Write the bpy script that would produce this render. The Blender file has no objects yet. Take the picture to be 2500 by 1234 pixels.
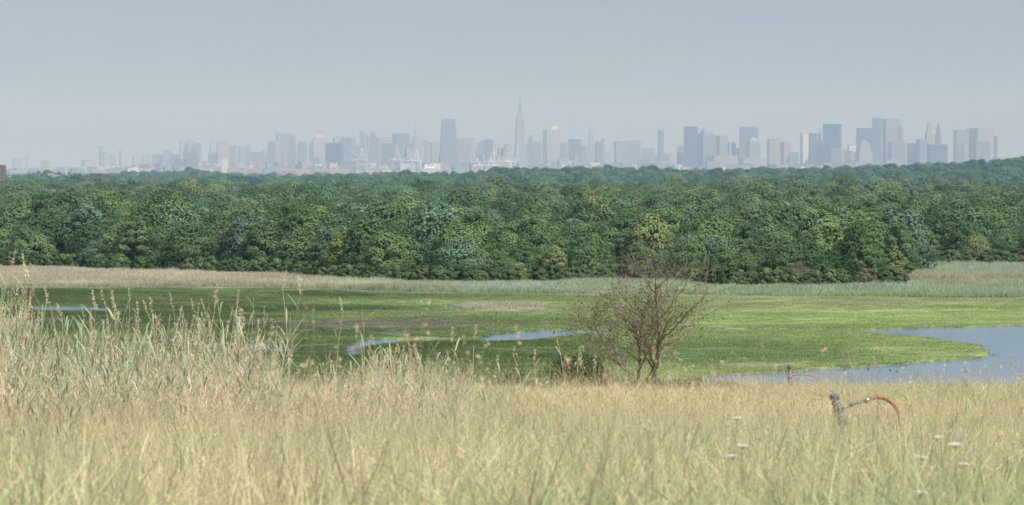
import bpy, math, numpy as np
from mathutils import Vector
rs = np.random.RandomState(7)
F=9187.0; EYE=30.0; HY=405.0
# image coordinate helpers: pixel columns / rows (1 pixel = 1/9187 rad) turned into metres on site
def X(b,D): return (np.asarray(b,float)-1250.0)/F*D
def Z(e,D): return EYE-(np.asarray(e,float)-HY)/F*D
def gp(b,e):
    D=F*EYE/(e-HY); return (b-1250.0)/F*D, D
def img_col(x,D): return x/np.maximum(D,1)*F+1250  # metres on site back to image pixel column
sc=bpy.context.scene
sc.view_settings.view_transform='Standard'; sc.view_settings.look='None'; sc.view_settings.exposure=0

# ------------------------------------------------------------ noise
def vnoise(x,y,scale,seed=0):
    r=np.random.RandomState(seed); T=r.rand(256,256)
    u=np.asarray(x)/scale+100; v=np.asarray(y)/scale+100
    i=np.floor(u).astype(int); j=np.floor(v).astype(int); fu=u-i; fv=v-j
    fu=fu*fu*(3-2*fu); fv=fv*fv*(3-2*fv)
    a=T[i%256,j%256];b=T[(i+1)%256,j%256];c=T[i%256,(j+1)%256];d=T[(i+1)%256,(j+1)%256]
    return (a*(1-fu)+b*fu)*(1-fv)+(c*(1-fu)+d*fu)*fv
def fnoise(x,y,s,seed=0): return vnoise(x,y,s,seed)*.55+vnoise(x,y,s/2.3,seed+1)*.3+vnoise(x,y,s/5.1,seed+2)*.15

# ------------------------------------------------------------ mesh accumulator
class M:
    def __init__(s): s.V=[];s.Q=[];s.I=[];s.A=[];s.T=[];s.n=0
    def add(s,v,q,mi=0,val=.5,t=.5):
        v=np.asarray(v,float).reshape(-1,3); q=np.asarray(q,int).reshape(-1,4)
        s.V.append(v); s.Q.append(q+s.n); s.I.append(np.full(len(q),mi))
        s.A.append(np.broadcast_to(np.asarray(val,float),(len(v),)).copy())
        s.T.append(np.broadcast_to(np.asarray(t,float),(len(v),)).copy()); s.n+=len(v)
    def mesh(s,name,mats,smooth=False):
        V=np.concatenate(s.V);Q=np.concatenate(s.Q);I=np.concatenate(s.I)
        me=bpy.data.meshes.new(name)
        me.vertices.add(len(V)); me.vertices.foreach_set('co',V.ravel())
        me.loops.add(len(Q)*4); me.loops.foreach_set('vertex_index',Q.ravel().astype(np.int32))
        me.polygons.add(len(Q)); me.polygons.foreach_set('loop_start',np.arange(0,len(Q)*4,4,dtype=np.int32))
        me.polygons.foreach_set('loop_total',np.full(len(Q),4,dtype=np.int32))
        for m in mats: me.materials.append(m)
        me.polygons.foreach_set('material_index',I.astype(np.int32))
        me.polygons.foreach_set('use_smooth',np.full(len(Q),smooth))
        a=me.attributes.new('val','FLOAT','POINT'); a.data.foreach_set('value',np.concatenate(s.A))
        a=me.attributes.new('tt','FLOAT','POINT'); a.data.foreach_set('value',np.concatenate(s.T))
        me.update(calc_edges=True); me.validate()
        return me
    def obj(s,name,mats,smooth=False,parent=None,link=True):
        o=bpy.data.objects.new(name,s.mesh(name,mats,smooth))
        if link: sc.collection.objects.link(o)
        if parent: o.parent=parent
        return o
def tube(P,R,n=6):
    P=np.asarray(P,float);R=np.asarray(R,float);k=len(P)
    Tn=np.gradient(P,axis=0); Tn/=np.linalg.norm(Tn,axis=1)[:,None]+1e-9
    up=np.array([.31,.12,.94]) if abs(Tn[0,2])<.8 else np.array([1.,.13,.05])
    V=[]
    for i in range(k):
        a=np.cross(Tn[i],up);a/=np.linalg.norm(a);b=np.cross(Tn[i],a)
        th=np.arange(n)*2*math.pi/n
        V.append(P[i]+R[i]*(np.cos(th)[:,None]*a+np.sin(th)[:,None]*b))
    V=np.concatenate(V);Q=[]
    for i in range(k-1):
        for j in range(n):
            Q.append((i*n+j,i*n+(j+1)%n,(i+1)*n+(j+1)%n,(i+1)*n+j))
    return V,Q
def frus(c,z0,z1,w0,d0,w1=None,d1=None,yaw=0,ox=0,oy=0):
    w1=w0 if w1 is None else w1; d1=d0 if d1 is None else d1
    v=[]
    for z,w,d in((z0,w0,d0),(z1,w1,d1)):
        for sx,sy in((-1,-1),(1,-1),(1,1),(-1,1)):
            x=sx*w/2+ox;y=sy*d/2+oy
            v.append((c[0]+x*math.cos(yaw)-y*math.sin(yaw),c[1]+x*math.sin(yaw)+y*math.cos(yaw),z))
    return v,[(0,3,2,1),(4,5,6,7),(0,1,5,4),(1,2,6,5),(2,3,7,6),(3,0,4,7)]
def beam(p,q,w):
    return tube([p,q],[w*.7,w*.7],4)
def blades(n,r,h0,h1,w,lean,curl,segs=3,pw=1.5):
    a=rs.rand(n)*6.283; rr=r*np.sqrt(rs.rand(n)); bx=rr*np.cos(a);by=rr*np.sin(a)
    d=rs.rand(n)*6.283; h=h0+(h1-h0)*rs.rand(n); L=lean*rs.rand(n); C=curl*rs.rand(n)
    s=rs.rand(n)*6.283; t=np.linspace(0,1,segs+1)
    off=h[:,None]*(L[:,None]*t+C[:,None]*t**2)
    px=bx[:,None]+np.cos(d)[:,None]*off; py=by[:,None]+np.sin(d)[:,None]*off
    pz=h[:,None]*(t-.35*C[:,None]*t**2)
    ww=w*(.6+.8*rs.rand(n))[:,None]*(1-t**pw*.93)*.5
    V=np.zeros((n,segs+1,2,3))
    for k,sg in((0,-1),(1,1)):
        V[:,:,k,0]=px+sg*ww*np.cos(s)[:,None];V[:,:,k,1]=py+sg*ww*np.sin(s)[:,None];V[:,:,k,2]=pz
    idx=np.arange(n)[:,None]*(segs+1)*2+np.arange(segs)[None]*2
    Q=np.stack([idx,idx+1,idx+3,idx+2],-1).reshape(-1,4)
    val=np.repeat(rs.rand(n),(segs+1)*2); tt=np.tile(np.repeat(t,2),n)
    return V.reshape(-1,3),Q,val,tt,np.stack([px[:,-1],py[:,-1],pz[:,-1]],-1)
def quads(P,Nn,size,asp=1.0):
    n=len(P); Nn=Nn/(np.linalg.norm(Nn,axis=1)[:,None]+1e-9)
    r=rs.randn(n,3); a=np.cross(Nn,r);a/=np.linalg.norm(a,axis=1)[:,None]+1e-9;b=np.cross(Nn,a)
    s=(size*(.6+.8*rs.rand(n)))[:,None]*.5
    V=np.stack([P-a*s-b*s*asp*.5,P+a*s*.2-b*s*asp,P+a*s+b*s*asp*.4,P-a*s*.3+b*s*asp],1).reshape(-1,3)
    return V,np.arange(n*4).reshape(-1,4)

# ------------------------------------------------------------ materials
def newmat(name):
    m=bpy.data.materials.new(name); m.use_nodes=True; nt=m.node_tree; nt.nodes.clear()
    return m,nt,nt.nodes.new('ShaderNodeOutputMaterial')
def N(nt,t,**k):
    n=nt.nodes.new(t)
    for a,b in k.items(): setattr(n,a,b)
    return n
def plant_mat(name,col=None,tip=None,tipamt=0.0,transl=.3,var=.6,base_dark=.35):
    m,nt,out=newmat(name); L=nt.links.new
    if col is None:
        t=N(nt,'ShaderNodeAttribute',attribute_type='INSTANCER',attribute_name='tint'); c=t.outputs['Color']
    else:
        t=N(nt,'ShaderNodeRGB'); t.outputs[0].default_value=(*col,1); c=t.outputs[0]
    v=N(nt,'ShaderNodeAttribute',attribute_name='val'); tt=N(nt,'ShaderNodeAttribute',attribute_name='tt')
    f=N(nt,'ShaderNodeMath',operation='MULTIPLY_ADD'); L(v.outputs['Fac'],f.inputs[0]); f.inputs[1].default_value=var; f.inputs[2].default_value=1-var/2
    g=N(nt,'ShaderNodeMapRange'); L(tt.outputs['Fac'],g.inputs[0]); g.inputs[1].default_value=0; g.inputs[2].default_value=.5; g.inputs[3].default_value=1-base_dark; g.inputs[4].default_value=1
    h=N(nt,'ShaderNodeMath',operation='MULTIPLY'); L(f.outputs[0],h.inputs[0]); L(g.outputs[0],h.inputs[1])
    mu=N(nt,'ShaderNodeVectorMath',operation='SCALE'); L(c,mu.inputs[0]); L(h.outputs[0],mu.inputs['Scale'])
    res=mu.outputs[0]
    if tip:
        mx=N(nt,'ShaderNodeMix',data_type='RGBA'); a=N(nt,'ShaderNodeMath',operation='MULTIPLY'); L(tt.outputs['Fac'],a.inputs[0]); a.inputs[1].default_value=tipamt
        L(a.outputs[0],mx.inputs[0]); L(res,mx.inputs[6]); mx.inputs[7].default_value=(*tip,1); res=mx.outputs[2]
    d=N(nt,'ShaderNodeBsdfDiffuse'); L(res,d.inputs[0])
    tr=N(nt,'ShaderNodeBsdfTranslucent'); L(res,tr.inputs[0])
    ms=N(nt,'ShaderNodeMixShader'); ms.inputs[0].default_value=transl; L(d.outputs[0],ms.inputs[1]); L(tr.outputs[0],ms.inputs[2])
    L(ms.outputs[0],out.inputs[0]); return m
def noisy_mat(name,c1,c2,scale=5,rough=.7,metal=0,bump=0.0,detail=4):
    m,nt,out=newmat(name); L=nt.links.new
    tc=N(nt,'ShaderNodeTexCoord'); n=N(nt,'ShaderNodeTexNoise'); n.inputs['Scale'].default_value=scale; n.inputs['Detail'].default_value=detail
    L(tc.outputs['Object'],n.inputs['Vector'])
    r=N(nt,'ShaderNodeMapRange'); L(n.outputs['Fac'],r.inputs[0]); r.inputs[1].default_value=.35; r.inputs[2].default_value=.65
    mx=N(nt,'ShaderNodeMix',data_type='RGBA'); L(r.outputs[0],mx.inputs[0]); mx.inputs[6].default_value=(*c1,1); mx.inputs[7].default_value=(*c2,1)
    b=N(nt,'ShaderNodeBsdfPrincipled'); L(mx.outputs[2],b.inputs['Base Color']); b.inputs['Roughness'].default_value=rough; b.inputs['Metallic'].default_value=metal
    if bump:
        bp=N(nt,'ShaderNodeBump'); bp.inputs['Strength'].default_value=bump; L(n.outputs['Fac'],bp.inputs['Height']); L(bp.outputs[0],b.inputs['Normal'])
    L(b.outputs[0],out.inputs[0]); return m
def facade(name,wall,glass,bw=7,bh=6,mort=2.2):
    m,nt,out=newmat(name); L=nt.links.new
    tc=N(nt,'ShaderNodeTexCoord'); sp=N(nt,'ShaderNodeSeparateXYZ'); L(tc.outputs['Object'],sp.inputs[0])
    ad=N(nt,'ShaderNodeMath',operation='ADD'); L(sp.outputs[0],ad.inputs[0]); L(sp.outputs[1],ad.inputs[1])
    cb=N(nt,'ShaderNodeCombineXYZ'); L(ad.outputs[0],cb.inputs[0]); L(sp.outputs[2],cb.inputs[1])
    br=N(nt,'ShaderNodeTexBrick'); br.offset=0; L(cb.outputs[0],br.inputs['Vector'])
    br.inputs['Color1'].default_value=(*glass,1); br.inputs['Color2'].default_value=(*[g*1.35 for g in glass],1); br.inputs['Mortar'].default_value=(*wall,1)
    br.inputs['Scale'].default_value=1; br.inputs['Mortar Size'].default_value=mort; br.inputs['Brick Width'].default_value=bw; br.inputs['Row Height'].default_value=bh
    b=N(nt,'ShaderNodeBsdfPrincipled'); L(br.outputs['Color'],b.inputs['Base Color']); b.inputs['Roughness'].default_value=.55
    L(b.outputs[0],out.inputs[0]); return m

# ------------------------------------------------------------ scatter with geometry nodes
def scatter(name,P,rot,scl,idx,tint,protos):
    col=bpy.data.collections.new(name+'_parts')
    for o in protos: col.objects.link(o)
    me=bpy.data.meshes.new(name); n=len(P)
    me.vertices.add(n); me.vertices.foreach_set('co',np.asarray(P,float).ravel())
    a=me.attributes.new('rot','FLOAT_VECTOR','POINT'); a.data.foreach_set('vector',np.asarray(rot,float).ravel())
    a=me.attributes.new('scl','FLOAT_VECTOR','POINT'); a.data.foreach_set('vector',np.asarray(scl,float).ravel())
    a=me.attributes.new('idx','INT','POINT'); a.data.foreach_set('value',np.asarray(idx,np.int32))
    a=me.attributes.new('tint','FLOAT_COLOR','POINT'); a.data.foreach_set('color',np.concatenate([tint,np.ones((n,1))],1).ravel())
    ob=bpy.data.objects.new(name,me); sc.collection.objects.link(ob)
    ng=bpy.data.node_groups.new(name+'_nodes','GeometryNodeTree')
    ng.interface.new_socket('Geometry',in_out='INPUT',socket_type='NodeSocketGeometry')
    ng.interface.new_socket('Geometry',in_out='OUTPUT',socket_type='NodeSocketGeometry')
    gi=ng.nodes.new('NodeGroupInput');go=ng.nodes.new('NodeGroupOutput')
    ip=ng.nodes.new('GeometryNodeInstanceOnPoints'); ci=ng.nodes.new('GeometryNodeCollectionInfo')
    ci.inputs['Collection'].default_value=col; ci.inputs['Separate Children'].default_value=True; ci.inputs['Reset Children'].default_value=True
    def na(t,nm):
        q=ng.nodes.new('GeometryNodeInputNamedAttribute'); q.data_type=t; q.inputs[0].default_value=nm; return q.outputs[0]
    L=ng.links.new
    L(gi.outputs[0],ip.inputs['Points']); L(ci.outputs[0],ip.inputs['Instance']); ip.inputs['Pick Instance'].default_value=True
    L(na('INT','idx'),ip.inputs['Instance Index']); L(na('FLOAT_VECTOR','rot'),ip.inputs['Rotation']); L(na('FLOAT_VECTOR','scl'),ip.inputs['Scale'])
    L(ip.outputs[0],go.inputs[0])
    md=ob.modifiers.new('scatter','NODES'); md.node_group=ng
    return ob

# ------------------------------------------------------------ terrain
ND=[-300,0,15,30,60,100,125,150,200,300,400,440,470]
NZ=[28.6,28.3,28.0,27.0,25.1,22.75,22.0,20.7,16.5,8.5,1.5,.35,.15]
POND=[(2095,808),(2200,804),(2330,799),(2500,797),(2800,796),(3600,790),(3600,1010),(1300,1010),(1500,960),(1640,935),(1700,927),(1750,919),(1830,914),(1900,909),(1980,905),(2050,899),(2130,894),(2200,891),(2290,885),(2310,880),(2400,878),(2422,870),(2412,863),(2380,849),(2340,841),(2280,831),(2200,822),(2130,817)]
CRK1=[(1165,826),(1190,819),(1235,813),(1290,810),(1330,807),(1400,807),(1430,813),(1400,822),(1350,826),(1310,833),(1240,835),(1175,836)]
CRK2=[(825,868),(840,846),(870,834),(905,829),(965,829),(985,838),(920,849),(895,858),(870,872)]
CRK3=[(50,750),(160,748),(285,754),(285,761),(150,761),(60,759)]
CRK4=[(365,751),(450,753),(455,757),(370,756)]
POLYS=[np.array([gp(*p) for p in q]) for q in(POND,CRK1,CRK2,CRK3,CRK4)]
DIT=[([(1420,816),(1500,808),(1640,806),(1800,805),(1960,807),(2110,811)],3.4),
     ([(985,836),(1080,830),(1180,828)],3.),([(400,830),(600,845),(700,860),(840,858)],2.5),
     ([(250,742),(420,745),(600,746),(760,744),(900,746)],1.5),([(980,742),(1100,745),(1130,757),(1340,754),(1480,764)],1.5),
     ([(650,802),(700,810),(850,808),(1000,824),(1120,822)],1.6),([(300,719),(600,724),(1000,724),(1300,729)],1.5),
     ([(1100,774),(1260,767),(1400,774)],1.5),([(500,754),(640,752),(700,762),(900,762),(1000,772)],1.5)]
def inpoly(x,y,P):
    c=np.zeros(x.shape,bool);n=len(P);j=n-1
    for i in range(n):
        xi,yi=P[i];xj,yj=P[j]
        k=((yi>y)!=(yj>y))&(x<(xj-xi)*(y-yi)/((yj-yi) if yj!=yi else 1e-9)+xi); c^=k; j=i
    return c
def watermask(x,D):
    x2=x+(fnoise(x,D,9,31)-.5)*5; D2=D+(fnoise(x,D,12,37)-.5)*8
    m=np.zeros(x.shape,bool)
    for P in POLYS: m|=inpoly(x2,D2,P)
    for pl,w in DIT:
        w_=[gp(*p) for p in pl]
        for (ax,ay),(bx,by) in zip(w_[:-1],w_[1:]):
            dx,dy=bx-ax,by-ay; t=np.clip(((x2-ax)*dx+(D2-ay)*dy)/(dx*dx+dy*dy),0,1)
            m|=np.hypot(x2-ax-t*dx,(D2-ay-t*dy))<w
    return m
def zterr(x,D):
    x=np.asarray(x,float);D=np.asarray(D,float); b=np.clip(img_col(x,np.maximum(D,50)),-1500,4000)
    z=np.interp(D,ND,NZ)
    z=z+np.where(D<440,(fnoise(x,D,22,3)-.5)*np.interp(D,[0,60,440],[.1,.45,.45]),0)
    rh=np.interp(b,[-600,0,500,1000,1500,2000,2380,2500,3200],[3.5,3.2,.4,2.4,1.4,4,1.5,2.5,2.5])
    z=z+np.interp(D,[1000,1150,2600,3200],[0,.12,1,.2])*rh
    y2=np.interp(b,[0,600,900,1200,1300,1500,1700,2000,2200,2400,2500,3000],[446,444,436,424,418,415,422,416,407,398,394,387])
    g2=EYE-(y2-HY)*4000/F-14; z=np.maximum(z,g2*np.exp(-((D-4000)/450)**2))
    y3=np.interp(b,[-500,0,60,110,200,330,470,600,800,1000,1200],[428,438,432,418,430,426,420,428,432,424,440])
    g3=EYE-(y3-HY)*5600/F-14; z=np.maximum(z,g3*np.exp(-((D-5600)/300)**2))
    return z
def treeline(b):
    y=np.interp(b,[-400,0,350,700,850,1150,1350,1500,1750,2000,2190,2225,2300,2900],[655,655,668,676,690,696,696,690,700,707,702,655,652,648])
    return F*EYE/(y-HY)
# marsh colour: species patches, with cloud shade on the left painted in darker
def marsh_col(x,D):
    b=img_col(x,D); e=HY+F*EYE/np.maximum(D,100)
    e=e+(fnoise(x,D,60,51)-.5)*14; b2=b+(fnoise(x,D,70,55)-.5)*160
    n=fnoise(x,D,35,61); n2=fnoise(x,D,12,71)
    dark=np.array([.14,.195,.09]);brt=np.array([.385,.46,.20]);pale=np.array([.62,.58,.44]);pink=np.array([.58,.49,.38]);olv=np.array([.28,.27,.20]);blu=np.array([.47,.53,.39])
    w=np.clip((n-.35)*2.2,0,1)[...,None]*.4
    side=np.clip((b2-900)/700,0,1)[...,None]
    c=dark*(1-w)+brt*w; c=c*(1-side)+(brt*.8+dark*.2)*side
    def blob(c,cx,cy,rx,ry,col,a=1.0):
        k=np.exp(-np.maximum(((b2-cx)/rx)**2+((e-cy)/ry)**2-.5,0)*1.6)[...,None]*a
        return c*(1-k)+np.array(col)*k
    c=blob(c,1150,745,420,9,brt,.6)
    c=blob(c,900,795,300,15,olv,.8); c=blob(c,1220,754,115,9,pale*.9,1); c=blob(c,2200,775,700,22,brt*1.05,1.0)
    c=blob(c,900,772,260,7,brt*.8,.8); c=blob(c,450,735,260,6,olv*.8,.5); c=blob(c,1700,758,300,6,olv*1.3,.35)
    c=blob(c,2100,742,400,6,pink*.85,.5); c=blob(c,1750,868,420,26,dark*1.35,.8); c=blob(c,2250,852,230,22,brt*.95,1); c=blob(c,1900,815,500,9,brt*.9,.8)
    c=blob(c,1180,860,260,40,dark*.95,.75); c=blob(c,1990,897,280,9,brt*.8,.6); c=blob(c,1000,832,150,5,brt,.8)
    c=blob(c,300,760,500,60,dark*.85,.5)  # left marsh darkened: cloud shade put into the colour
    # reed belt at the wood's edge
    lo=np.interp(b2,[0,500,900,1300,1600,2000,2500],[702,706,712,716,722,726,728])
    k=1/(1+np.exp((e-lo)/2.2)); k=k[...,None]
    kk=np.clip((b2-700)/500,0,1)[...,None]; belt=pale*(1-kk)+blu*kk
    pk=(np.exp(-((e-688)/7.)**2)*(b2<900)*np.interp(b2,[0,900],[1,.3])+np.exp(-((e-688)/12.)**2)*(b2>2200))[...,None]*.8
    belt=belt*(1-pk)+pink*pk
    gw=np.clip(n*3-1.3,0,1)[...,None]*.45*kk; belt=belt*(1-gw)+brt*gw
    c=c*(1-k)+belt*k
    return c*(.78+.44*n2[...,None])

rows=np.concatenate([np.linspace(-300,0,5),np.arange(8,430,6),np.arange(430,1130,1.7),np.linspace(1135,6500,120),np.geomspace(7000,45000,18)])
tc_=np.concatenate([-np.geomspace(1.6,.18,18),np.linspace(-.172,.172,270),np.geomspace(.18,1.6,18)])
DD,TT=np.meshgrid(rows,tc_,indexing='ij'); XX=TT*(np.maximum(DD,0)+70)
ZZ=zterr(XX,DD)
mm=(DD>425)&(DD<1150)
wm=np.zeros(XX.shape,bool); wm[mm]=watermask(XX[mm],DD[mm]); wm&=(DD>440)&(DD<1120)
ZZ=np.where(wm,-.7,ZZ)
ZZ=np.where(mm&~wm,ZZ+(vnoise(XX,DD,3,5)-.3)*.2,ZZ)
V=np.stack([XX,DD,ZZ],-1); nr,nc=XX.shape
I=np.arange(nr*nc).reshape(nr,nc); Q=np.stack([I[:-1,:-1],I[:-1,1:],I[1:,1:],I[1:,:-1]],-1).reshape(-1,4)
g=M(); g.add(V.reshape(-1,3),Q)
mg,nt,out=newmat('ground_soil_and_sward'); L=nt.links.new
at=N(nt,'ShaderNodeAttribute',attribute_name='veg'); geo=N(nt,'ShaderNodeNewGeometry'); nz=N(nt,'ShaderNodeTexNoise'); nz.inputs['Scale'].default_value=.8; nz.inputs['Detail'].default_value=5
L(geo.outputs['Position'],nz.inputs['Vector']); mr=N(nt,'ShaderNodeMapRange'); L(nz.outputs['Fac'],mr.inputs[0]); mr.inputs[1].default_value=.3; mr.inputs[2].default_value=.7; mr.inputs[3].default_value=.75; mr.inputs[4].default_value=1.2
vm=N(nt,'ShaderNodeVectorMath',operation='SCALE'); L(at.outputs['Color'],vm.inputs[0]); L(mr.outputs[0],vm.inputs['Scale'])
df=N(nt,'ShaderNodeBsdfDiffuse'); L(vm.outputs[0],df.inputs[0]); L(df.outputs[0],out.inputs[0])
gr=g.obj('ground',[mg],smooth=True)
C=np.zeros((nr,nc,3)); C[:]=(.05,.07,.03)
C[DD<430]=(.42,.36,.21)
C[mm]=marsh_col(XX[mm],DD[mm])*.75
C[wm]=(.06,.05,.035); C[DD>7000]=(.09,.10,.08)
a=gr.data.attributes.new('veg','FLOAT_COLOR','POINT'); a.data.foreach_set('color',np.concatenate([C.reshape(-1,3),np.ones((nr*nc,1))],1).ravel())

# water
mw,nt,out=newmat('tidal_water'); L=nt.links.new
b=N(nt,'ShaderNodeBsdfPrincipled'); b.inputs['Base Color'].default_value=(.10,.165,.25,1); b.inputs['Roughness'].default_value=.12
geo=N(nt,'ShaderNodeNewGeometry'); nz=N(nt,'ShaderNodeTexNoise'); nz.inputs['Scale'].default_value=1.2; nz.inputs['Detail'].default_value=3; L(geo.outputs['Position'],nz.inputs['Vector'])
bp=N(nt,'ShaderNodeBump'); bp.inputs['Strength'].default_value=.3; bp.inputs['Distance'].default_value=.1; L(nz.outputs['Fac'],bp.inputs['Height']); L(bp.outputs[0],b.inputs['Normal']); L(b.outputs[0],out.inputs[0])
w=M(); w.add([(-700,425,0),(700,425,0),(700,1110,0),(-700,1110,0)],[(0,1,2,3)]); w.obj('water',[mw])

# ------------------------------------------------------------ marsh grass
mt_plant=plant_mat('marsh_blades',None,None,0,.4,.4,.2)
def proto(name,fn,mats):
    m=M(); fn(m); return m.obj(name,mats,link=False)
def tuft(n,r,h0,h1,w,l,c,segs=2):
    def f(m):
        v,q,va,tt,_=blades(n,r,h0,h1,w,l,c,segs); m.add(v,q,0,va,tt)
    return f
pm=[proto('marsh_tuft_%d'%i,tuft(90,1.7,.14,.40,.09,.9,.8),[mt_plant]) for i in range(4)]
pm+=[proto('marsh_tuft_reed_%d'%i,tuft(90,1.7,.6,1.4,.12,.4,.5,3),[mt_plant]) for i in range(3)]
ys=[];xs=[];D=470.
while D<1150:
    s=1.9+ (D-470)/680*.5
    x=np.arange(-.165*D,.165*D,s); xs.append(x+rs.rand(len(x))*s); ys.append(D+rs.rand(len(x))*s); D+=s
xs=np.concatenate(xs);ys=np.concatenate(ys)
k=~watermask(xs,ys)&(ys<treeline(img_col(xs,ys))+30); xs=xs[k];ys=ys[k]
bb=img_col(xs,ys); ee=HY+F*EYE/ys; lo=np.interp(bb,[0,500,900,1300,1600,2000,2500],[702,706,712,716,722,726,728])
en=ee+(fnoise(xs,ys,60,51)-.5)*14
isr=(en<lo-1)|((((bb-1220)/110)**2+((en-753)/7)**2)<1)
idx=np.where(isr,4+rs.randint(0,3,len(xs)),rs.randint(0,4,len(xs)))
sz=.8+.5*rs.rand(len(xs)); hz=sz*(.4+1.3*fnoise(xs,ys,18,90))*np.where(en>lo,np.where(isr,.6,1),1)
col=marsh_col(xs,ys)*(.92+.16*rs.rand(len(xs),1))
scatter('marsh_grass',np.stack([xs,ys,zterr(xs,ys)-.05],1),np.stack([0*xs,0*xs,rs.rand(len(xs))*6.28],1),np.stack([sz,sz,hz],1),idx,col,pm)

# ------------------------------------------------------------ woodland
mleaf=plant_mat('broadleaf_foliage',None,None,0,.15,1.0,0)
mbark=noisy_mat('bark',(.10,.08,.06),(.2,.17,.14),3,.9)
def treeproto(H,R,nb,nl,ls,low,jit=.2):
    def f(m):
        zb=H*low; cc=np.array([0,0,H*.42])
        v,q=tube([(0,0,-.5),(.1,0,H*.3),(0,.2,H*.6),(.1,.1,H*.85)],[.32,.25,.15,.05],7); m.add(v,q,1)
        for i in range(nb):
            th=i*2.39996+.7*rs.rand(); u=((i+.5)/nb)  # 0 base .. 1 top
            rr=R*math.sqrt(max(0,1-u**2.4))*(.70+.20*rs.rand()); zz=zb+(H-zb)*(.10+.82*u)+.5*rs.randn()
            c=np.array([rr*math.cos(th),rr*math.sin(th),zz])
            br=R*(.17+.17*rs.rand())*(1.1-.2*u)
            if i%3==0:
                z0=H*(.25+.3*rs.rand()); v,q=tube([(0,0,z0),tuple((np.array([0,0,z0])+c)/2+np.array([0,0,.3])),tuple(c)],[.12,.08,.03],4); m.add(v,q,1)
            k_=int(nl*(br/R/.27)**1.6)+20
            d=rs.randn(k_,3); d[:,2]+=.35; d/=np.linalg.norm(d,axis=1)[:,None]
            p=c+d*br*(.70+.42*rs.rand(k_,1))*np.array([1.1,1.1,.85])
            o_=p-cc; o_/=np.linalg.norm(o_,axis=1)[:,None]
            nn=d*.66+o_*.66+rs.randn(k_,3)*jit; v,q=quads(p,nn,np.full(k_,ls))
            val=np.clip(.5+.12*rs.randn()+.08*rs.randn(k_),0,1)
            m.add(v,q,0,np.repeat(val,4),1)
    return f
pt=[]
spec=[(14.5,7.4,70,88,.5,.03),(15.5,6.4,64,88,.5,.03),(12.5,7.8,70,88,.5,.02),(14.5,5.4,50,92,.47,.05),(13,7.0,66,88,.5,.03),(16,8.2,76,88,.54,.03),(13.5,5.8,50,92,.48,.05),(15,4.6,44,92,.46,.04)]
for i,s in enumerate(spec): pt.append(proto('tree_%d'%i,treeproto(*s),[mleaf,mbark]))
P=[]
D=900.
while D<2700:
    s=10.8+(D-900)/1800*1.6
    x=np.arange(-.165*D,.165*D,s); n=len(x)
    P.append(np.stack([x+(rs.rand(n)-.5)*s*1.2,D+(rs.rand(n)-.5)*s*1.2],1)); D+=s*.95
for d0,d1,s,b0,b1 in((3450,4300,12,-200,2800),(5250,5800,13,-300,1250)):
    D=d0
    while D<d1:
        x=np.arange(X(b0,D),X(b1,D),s); n=len(x); P.append(np.stack([x+(rs.rand(n)-.5)*s,D+(rs.rand(n)-.5)*s],1)); D+=s*1.0
P=np.concatenate(P); x,y=P.T; b=img_col(x,y); tl=treeline(b)
k=(y>tl+2+rs.rand(len(x))*5)&~((y>4500)&(fnoise(x,y,120,7)<.42)); x=x[k];y=y[k];b=b[k];tl=tl[k]; n=len(x)
sz=.62+.60*rs.rand(n)
sz*=.80+.38*fnoise(x,y,70,12)
edge=np.clip((y-tl)/60,0,1); low=(b>1150)&(b<2230); sz*=np.where(low,.60+.40*edge,.92+.08*edge)
hz=sz*(.85+.27*rs.rand(n)); sz=sz*1.02
r=rs.rand(n)[:,None]**1.1; tint=np.array([.060,.118,.048])*(1-r)+np.array([.165,.250,.105])*r
q=rs.rand(n); tint[q<.035]=(.20,.245,.10); tint[(q>.05)&(q<.055)]=(.17,.16,.11); tint[(q>.06)&(q<.2)]=(.135,.22,.135)
gm=fnoise(x,y,70,99)[:,None]; tint*=.85+.5*gm
tint=np.where((y>3000)[:,None],tint*np.array([.8,.95,1.2]),tint)  # far ridges tinted bluer: extra haze painted into the leaf colour
for bx,ex,cc in((1300,603,(.28,.30,.11)),(170,600,(.20,.25,.09)),(420,548,(.22,.20,.17)),(1480,560,(.19,.28,.15)),(2020,620,(.20,.20,.11)),(1060,640,(.16,.15,.10)),(1850,580,(.18,.28,.13))):
    d0=F*(EYE-10)/(ex-HY); x0=float(X(bx,d0)); d=np.hypot(x-x0,y-d0); tint[np.argmin(d)]=cc
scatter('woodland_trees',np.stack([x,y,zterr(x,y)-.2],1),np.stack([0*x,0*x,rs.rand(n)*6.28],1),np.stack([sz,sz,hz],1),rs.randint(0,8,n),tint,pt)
# shrubs on the wood's edge
n=1000; b=rs.rand(n)*2700-100; y=treeline(b)+rs.rand(n)*8-4; x=X(b,y); s=.14+.30*rs.rand(n)**1.5
r=rs.rand(n)[:,None]; tint=np.array([.06,.11,.042])*(1-r)+np.array([.15,.20,.085])*r
rd=rs.rand(n)<np.interp(b,[1700,1800,2200,2250],[.02,.08,.08,.02]); tint[rd]=(.15,.135,.08)
ps=[proto('shrub_%d'%i,treeproto(12,6.5,26,80,1.1,.02),[mleaf,mbark]) for i in range(3)]
scatter('woodland_edge_shrubs',np.stack([x,y,zterr(x,y)-.2],1),np.stack([0*x,0*x,rs.rand(n)*6.28],1),np.stack([s,s,s],1),rs.randint(0,3,n),tint,ps)

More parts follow.
